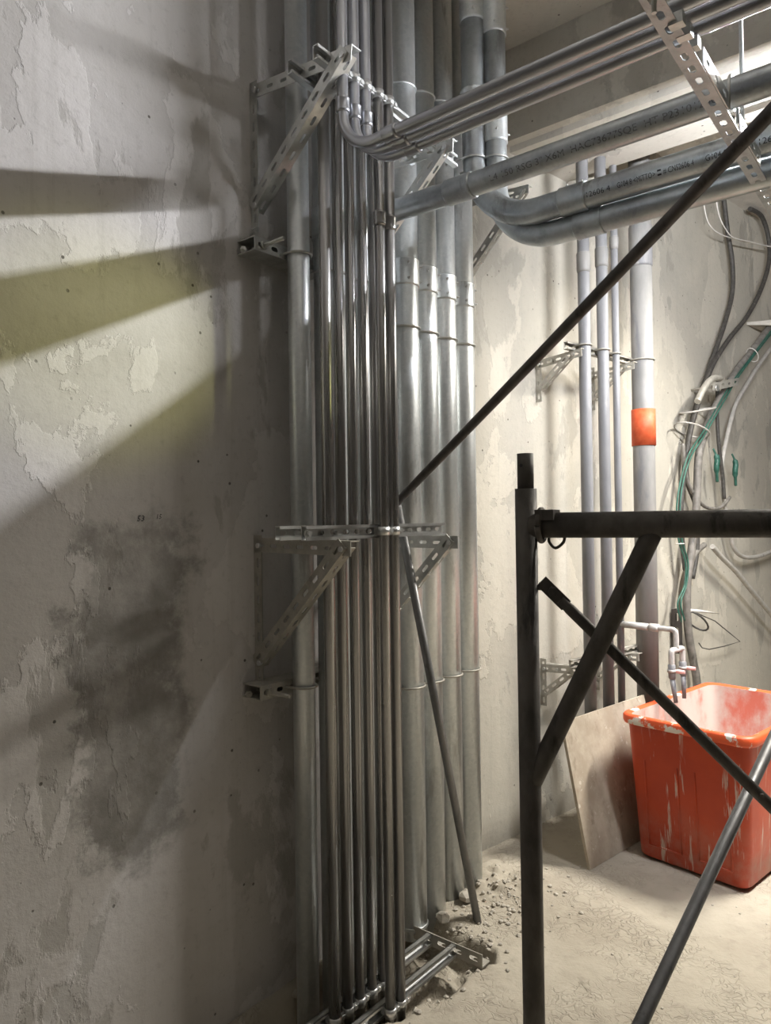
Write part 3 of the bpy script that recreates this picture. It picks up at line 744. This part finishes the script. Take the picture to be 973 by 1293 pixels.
# ------------------------------------------------------------------ cables on the far wall
CABLES = {
 'k1': (0.05, 0.0155, 'cable_dark', 'dark splashed cable hanging down the far wall from the overhead pipes', [(2.536, 3.667), (2.588, 3.438), (2.655, 3.237), (2.646, 3.016), (2.511, 2.776), (2.334, 2.537), (2.212, 2.367), (2.071, 2.175), (1.979, 2.018), (1.931, 1.842), (1.946, 1.695), (2.047, 1.548), (2.059, 1.298), (1.987, 1.102)]),
 'k2': (0.075, 0.0155, 'cable_dark', 'dark splashed cable bowing outwards past the thin white wires', [(2.905, 3.798), (3.110, 3.712), (3.232, 3.539), (3.239, 3.365), (3.083, 3.128), (2.824, 2.881), (2.558, 2.701), (2.310, 2.507), (2.132, 2.305), (1.983, 2.091), (1.891, 1.889), (1.821, 1.644), (1.793, 1.451), (1.843, 1.161)]),
 'k3': (0.10, 0.024, 'cable_grey', 'thick grey cable slanting down beneath the green wires', [(3.398, 3.022), (3.210, 2.896), (2.873, 2.660), (2.603, 2.487), (2.412, 2.332), (2.230, 2.184), (2.089, 2.021), (1.996, 1.867), (1.968, 1.694), (1.939, 1.498), (1.867, 1.257), (1.809, 1.068), (1.810, 0.829), (1.864, 0.631), (1.911, 0.489), (1.934, 0.281)]),
 'k4': (0.13, 0.0052, 'cable_green', 'green wire taped along the thick grey cable', [(3.310, 2.941), (3.126, 2.829), (2.795, 2.611), (2.465, 2.391), (2.220, 2.200), (1.990, 2.007), (1.807, 1.870), (1.702, 1.724), (1.637, 1.546), (1.649, 1.360), (1.732, 1.216), (1.718, 1.086), (1.626, 0.981), (1.670, 0.870)]),
 'k4b': (0.14, 0.0052, 'cable_green', 'second green wire running beside the first down to the low slotted angle', [(3.281, 2.911), (3.098, 2.800), (2.769, 2.589), (2.478, 2.391), (2.219, 2.178), (2.000, 1.997), (1.817, 1.856), (1.710, 1.710), (1.655, 1.546), (1.668, 1.360), (1.742, 1.216), (1.717, 1.086), (1.644, 0.980), (1.689, 0.879)]),
 'k5': (0.06, 0.0145, 'cable_white', 'whitish cable dropping beside the thick grey one and curling up again', [(3.472, 2.843), (3.283, 2.725), (3.014, 2.544), (2.802, 2.378), (2.640, 2.241), (2.519, 2.054), (2.426, 1.863), (2.407, 1.705), (2.449, 1.548), (2.503, 1.399), (2.573, 1.269), (2.723, 1.203), (2.952, 1.193), (3.196, 1.217), (3.393, 1.238)]),
 'k6': (0.05, 0.017, 'cable_grey', 'grey cable arching down the wall into the space behind the tub', [(2.159, 1.305), (2.036, 1.259), (1.957, 1.180), (1.901, 1.062), (1.906, 0.916), (1.941, 0.742), (2.006, 0.513), (2.019, 0.262)]),
 'k7': (0.10, 0.017, 'cable_white', 'pale stiff cable slanting away across the bare wall', [(2.160, 1.295), (2.283, 1.224), (2.507, 1.114), (2.771, 0.956), (3.054, 0.793), (3.255, 0.675)]),
 'w1': (0.10, 0.0035, 'white_plastic', 'thin white wire looping out below the overhead pipes', [(2.116, 3.556), (2.134, 3.450), (2.198, 3.360), (2.371, 3.337), (2.747, 3.381), (3.210, 3.458), (3.393, 3.496)]),
 'w2': (0.12, 0.0035, 'white_plastic', 'second thin white wire crossing the dark splashed cables', [(2.252, 3.563), (2.294, 3.446), (2.386, 3.376), (2.518, 3.346), (2.830, 3.390), (3.155, 3.434), (3.336, 3.471)]),
 'w3': (0.05, 0.0035, 'cable_dark', 'thin wire bent into a triangle above the tub', [(1.990, 0.895), (2.130, 0.851), (2.287, 0.805), (2.474, 0.717), (2.671, 0.624), (2.421, 0.623), (2.199, 0.631), (2.100, 0.654), (2.057, 0.689)]),
 'k8': (0.08, 0.011, 'cable_grey', 'grey cable looping out of the tied knot of cables', [(1.831, 1.932), (1.865, 1.740), (1.965, 1.621), (2.114, 1.547), (2.284, 1.537), (2.403, 1.568), (2.478, 1.610)]),
 'k9': (0.075, 0.012, 'cable_dark', 'short black cable hanging beside the whitish one', [(2.341, 2.379), (2.320, 2.169), (2.335, 1.962), (2.386, 1.756), (2.403, 1.600)]),
}
for k, (d, r, mat, lab, pts) in CABLES.items():
    kx = 1 if k == 'w3' else 6
    path = smooth_path([R(s, d, min(z, 3.66)) for s, z in pts], kx)
    tag(MB().tube(path, r, 10).build('wire' if r < 0.007 else 'cable', mat), lab, 'wire' if r < 0.007 else 'cable', 'cables on the far wall')
# ties, perforated hanger and small irons among the cables
def loop(s, z, rs, rz, d, r, mat, lab, tilt=0.1):
    pts = [R(s + rs * math.cos(a), d + rz * math.sin(a), z + tilt * rs * math.cos(a) * 3) for a in [2 * math.pi * k / 18 for k in range(18)]]
    tag(MB().tube(pts, r, 6, closed=True).build('cable_tie', mat), lab, 'cable tie', 'ties around the cables')
loop(2.02, 2.15, 0.16, 0.085, 0.09, 0.006, 'cable_white', 'pale cord tied around the knot of cables', 0.06)
loop(1.93, 2.02, 0.15, 0.085, 0.09, 0.005, 'cable_white', 'pale cord tied lower around the knot of cables', -0.08)
loop(1.66, 1.33, 0.03, 0.02, 0.135, 0.003, 'white_plastic', 'small white tie around the two green wires low down', 0.0)
loop(2.80, 2.600, 0.045, 0.036, 0.115, 0.003, 'white_plastic', 'small white tie around the slanting cable and green wires', -0.3)
root = empty('cable_hanger', R(2.0, 0.0, 2.25))
MB().strip(R(2.08, 0.155, 2.27), (R(2.46, 0.155, 2.345) - R(2.08, 0.155, 2.27)).normalized(), UP, 0.39, 0.05, 0.003, pitch=0.09, sl=0.04, sw=0.016).build('perforated_strip', 'dusty_zinc', root)
MB().tube(smooth_path([R(1.86, 0.16, 2.18), R(1.95, 0.16, 2.27), R(2.06, 0.16, 2.34), R(2.18, 0.16, 2.36)], 5), 0.02, 8).build('hook', 'dusty_zinc', root)
MB().tube([R(2.12, 0.0, 2.30), R(2.12, 0.155, 2.30)], 0.008, 8).build('anchor_rod', 'dusty_zinc', root)
MB().hexbolt(R(2.12, 0.158, 2.29), NR, 0.022, 0.012).build('bolt', 'zinc', root)
tag(root, 'perforated steel hanger holding the knot of cables on the far wall', 'hanger')
for s, z, lab in ((2.22, 1.80, 'green tape end sticking out beside the cable knot'), (2.50, 1.78, 'green tape end sticking out beside the whitish cable')):
    tag(MB().tube(smooth_path([R(s, 0.09, z + .12), R(s + .03, 0.10, z + .06), R(s + .02, .10, z), R(s + .05, .09, z - .09)], 5), [0.006] * 4 + [0.018] * 8 + [0.010] * 4, 8).build('tape_end', 'cable_green'), lab, 'tape', 'green tape ends')
root = empty('slotted_angle', R(1.80, 0, 0.72))
MB().angle(R(1.775, 0.02, 0.66), R(1.775, 0.02, 0.925), AR, NR, 0.06, 0.004, pitch=0.085, sl=0.05, sw=0.018).build('iron', 'rod_steel', root)
MB().hexbolt(R(1.79, 0.024, 0.80), NR, 0.012, 0.01).build('bolt', 'zinc', root)
tag(root, 'dark slotted angle upright where the green wires end', 'slotted angle')
MB_ = MB().tube([R(1.80, 0.12, 0.925), R(1.95, 0.12, 0.905), R(2.19, 0.12, 0.868)], [0.010, 0.009, 0.003], 8)
tag(MB_.build('stick', 'white_plastic'), 'pale pointed stick poking out of the lowest wire knot', 'stick')
loop(1.90, 0.85, 0.09, 0.06, 0.11, 0.006, 'cable_dark', 'dark wire tied round the cables above the tub', -0.25)
mb = MB(); mb.v += [R(3.00, 0.001, 2.865), R(3.55, 0.001, 2.865), R(3.55, 0.20, 2.865), R(3.08, 0.16, 2.845), R(3.00, 0.001, 2.885), R(3.55, 0.001, 2.93), R(3.55, 0.20, 2.93), R(3.08, 0.16, 2.885)]
for f in ((0, 3, 2, 1), (4, 5, 6, 7), (0, 1, 5, 4), (1, 2, 6, 5), (2, 3, 7, 6), (3, 0, 4, 7)): mb.face(f)
tag(mb.build('ledge', 'concrete'), 'small concrete ledge jutting from the far wall above the green wires', 'ledge')

# ------------------------------------------------------------------ loose tubes
a, b = L(-0.481, 0.294, -0.005), L(-0.860, 0.240, 1.545)
root = empty('steel_tube', a)
MB().tube([a, b], 0.0145, 18).build('tube', 'brace_steel', root)
q = b + (a - b).normalized() * 0.12
MB().tube([q, b], 0.0120, 18).build('inner_end', 'zinc', root)
tag(root, 'grey steel tube leaning against the conduits, its foot beside the trench', 'tube')

P0, P1 = Vector((0.042, 2.33, 1.557)), Vector((0.637, 1.194, 2.156))
u = (P1 - P0).normalized()
P1 = P0 + u * 2.0; P0 = P0 - u * 0.015
mid = P0 + (P1 - P0) * 0.4 - UP * 0.004
root = empty('steel_rod', P0)
MB().tube(smooth_path([P0, mid, P1], 10), 0.0125, 20).build('tube', 'rod_steel', root)
tag(root, 'long dark steel rod rising out of the conduits across the plastic pipes', 'rod')

# ------------------------------------------------------------------ scaffold frame
U0 = Vector((0.276, 1.447, 0.0)); fd = Vector((0.895, -0.446, 0)).normalized(); fn = Vector((fd.y, -fd.x, 0))
FW = 0.68
root = empty('scaffold_frame', U0)
for k, x in enumerate((0.0, FW)):
    b = U0 + fd * x
    up_ = MB().tube([b + UP * -0.002, b + UP * 1.555], 0.0212, 28).build('upright', 'scaffold_steel', root)
    sp_ = MB().tube([b + UP * 1.54, b + UP * 1.624], 0.0160, 24).build('spigot', 'scaffold_steel', root)
    MB().tube([b + UP * 1.600 - fn * 0.0165 * -1 - fd * 0.004, b + UP * 1.600 + fn * 0.0168 - fd * 0.004], 0.0035, 10).build('pin_hole', 'ink', sp_)
    MB().tube([b + UP * 1.600 - fn * 0.0160 - fd * 0.006, b + UP * 1.600 - fn * 0.0164 - fd * 0.006], 0.0035, 10).build('pin_hole', 'ink', sp_)
zb = 1.483
MB().tube([U0 + UP * zb + fd * 0.010, U0 + fd * (FW - 0.01) + UP * zb], 0.0245, 28).build('crossbar', 'scaffold_steel', root)
def arc_brace(x0, z0, x1, z1, xm, zm):
    pts = smooth_path([U0 + fd * x0 + UP * z0, U0 + fd * xm + UP * zm, U0 + fd * x1 + UP * z1], 8)
    MB().tube(pts, 0.0185, 22).build('corner_brace', 'scaffold_steel', root)
arc_brace(0.006, 0.985, 0.235, 1.470, 0.125, 1.235)
arc_brace(FW - 0.006, 0.985, FW - 0.235, 1.470, FW - 0.125, 1.235)
# welded collar plate at the joint, a hook under the bar and the brace pin
MB().tube(arc(U0 + UP * zb + fd * 0.030, fn, UP, 0.030, 0, 2 * math.pi * 0.99, 22), 0.006, 8).build('collar', 'scaffold_steel', root)
mb = MB(); mb.box(U0 + fd * 0.024 - fn * 0.028 + UP * (zb + 0.010), fd * 0.036, fn * 0.056, UP * 0.020); mb.build('gusset', 'scaffold_steel', root)
hp = U0 + fd * 0.052 - fn * 0.02
MB().tube(smooth_path([hp - fd * 0.012 + UP * (zb - 0.02), hp - fd * 0.012 + UP * (zb - 0.033), hp + UP * (zb - 0.045), hp + fd * 0.016 + UP * (zb - 0.033), hp + fd * 0.018 + UP * (zb - 0.018)], 4), 0.003, 8).build('hook', 'scaffold_steel', root)
MB().rod(U0 + fd * 0.015 + UP * 1.362, U0 + fd * 0.050 + UP * 1.362, 0.0055, 10).build('brace_pin', 'scaffold_steel', root)
tag(root, 'dark scaffold frame with arched corner braces standing before the tub', 'scaffold')

# cross braces of the scaffold
A0, A1 = Vector((0.312, 1.425, 1.362)), Vector((0.709, 1.375, 0.955))
u = (A1 - A0).normalized(); A2 = A0 + u * 1.32
root = empty('cross_brace', A0)
MB().tube([A0 + u * 0.032, A0 + u * 0.058, A2], [0.0085, 0.0112, 0.0112], 18).build('tube', 'scaffold_steel', root)
w = u.cross(Vector((0, 1, 0))).normalized()
mb = MB(); mb.box(A0 - u * 0.018 - w * 0.0125 - Vector((0, .003, 0)), u * 0.066, w * 0.025, Vector((0, 0.006, 0))); mb.build('flat_end', 'scaffold_steel', root)
MB().hexbolt(A0 - Vector((0, .002, 0)) + u * 0.010, Vector((0, -1, 0)), 0.009, 0.009).build('latch', 'scaffold_steel', root)
xc = A0 + (A1 - A0) * 0.945
MB().hexbolt(xc - Vector((0, .011, 0)), Vector((0, -1, 0)), 0.0055, 0.004).build('rivet', 'scaffold_steel', root)
tag(root, 'dark cross brace running down from the scaffold upright', 'brace', 'scaffold cross braces')
B0, B1 = Vector((0.394, 1.181, 0.689)), Vector((0.758, 1.467, 1.042))
u = (B1 - B0).normalized(); B0 = B0 - u * (B0.z / u.z - 0.005); B1 = B1 + u * 0.5
root = empty('cross_brace', B0)
MB().tube([B0, B1], 0.0112, 18).build('tube', 'brace_steel', root)
tag(root, 'lighter grey cross brace rising in front of the red tub', 'brace', 'scaffold cross braces')

# ------------------------------------------------------------------ stones and rubble
def rock(m, c, r, seed):
    base = len(m.v); n1, n2 = 5, 7
    for i in range(n1 + 1):
        th = math.pi * i / n1
        for k in range(n2):
            ph = 2 * math.pi * k / n2
            d = Vector((math.sin(th) * math.cos(ph), math.sin(th) * math.sin(ph), math.cos(th) * 0.62))
            m.v.append(c + d * r * (1 + 0.45 * noise.noise(d * 1.7 + Vector((seed, seed * 1.3, 0)))))
    for i in range(n1):
        for k in range(n2):
            k2 = (k + 1) % n2
            m.face((base + i * n2 + k, base + (i + 1) * n2 + k, base + (i + 1) * n2 + k2, base + i * n2 + k2))
    return m
def on_floor(s, d): p = L(s, d, 0); return p + UP * floor_z(p.x, p.y)
for i, (s, d, r, lab) in enumerate(((-0.43, 0.215, 0.034, 'rounded stone at the foot of the third thick pipe'),
                                    (-0.585, 0.21, 0.030, 'broken lump of concrete on the lip of the trench beside the nearest thick pipe'),
                                    (-1.16, 0.045, 0.022, 'pale lump of mortar at the foot of the stained wall'),
                                    (-1.00, 0.055, 0.020, 'small lump of mortar behind the conduits'))):
    p = on_floor(s, d)
    tag(rock(MB(), p + UP * r * 0.35, r, i * 3.1).build('stone', 'stone', None, p), lab, 'stone', 'loose stones')
m = MB()
for i in range(420):
    if i < 190: s, d = random.gauss(-0.30, 0.13), abs(random.gauss(0.26, 0.11)) + 0.02
    elif i < 330:
        t = random.random(); s = -1.5 + t * 0.95; d = random.gauss(0.40, 0.05)
        if random.random() < .4: s, d = random.gauss(-0.60, 0.05), random.uniform(0.15, 0.42)
    else: s, d = random.uniform(-0.6, 1.2), random.uniform(0.05, 1.6)
    q = L(s, d, 0) - CORNER
    if q.dot(NR) < 0.03 or d < 0.03 or (q.dot(AR) > 0.40 and 0.38 < q.dot(NR) < 1.05): continue
    r = random.uniform(0.003, 0.010) if i < 330 else random.uniform(0.002, 0.006)
    rock(m, on_floor(s, d) + UP * r * 0.3, r, i * 0.7)
o = m.build('rubble', 'stone'); o['kind'] = 'stuff'; tag(o, 'scattered crumbs of broken mortar on the floor and trench edge', 'rubble')

# pencilled figures on the stained wall
def wall_text(body, s, z, size):
    cu = bpy.data.curves.new('t', 'FONT'); cu.body = body; cu.size = size; cu.resolution_u = 1; cu.shear = 0.2
    ob = bpy.data.objects.new('t', cu); COL.objects.link(ob)
    dg = bpy.context.evaluated_depsgraph_get(); me = bpy.data.meshes.new_from_object(ob.evaluated_get(dg))
    m = MB()
    for v in me.vertices: m.v.append(Vector((s + v.co.x, -0.0008, z + v.co.y)))
    for p in me.polygons: m.face(p.vertices)
    bpy.data.objects.remove(ob)
    o = m.build('pencil_mark', 'ink', wall_near)
    return o
wall_near['_o'] = (0, 0, 0)
wall_text('53', -1.695, 1.502, 0.024); wall_text('15', -1.637, 1.508, 0.020)

for o in bpy.data.objects:
    if '_o' in o: del o['_o']
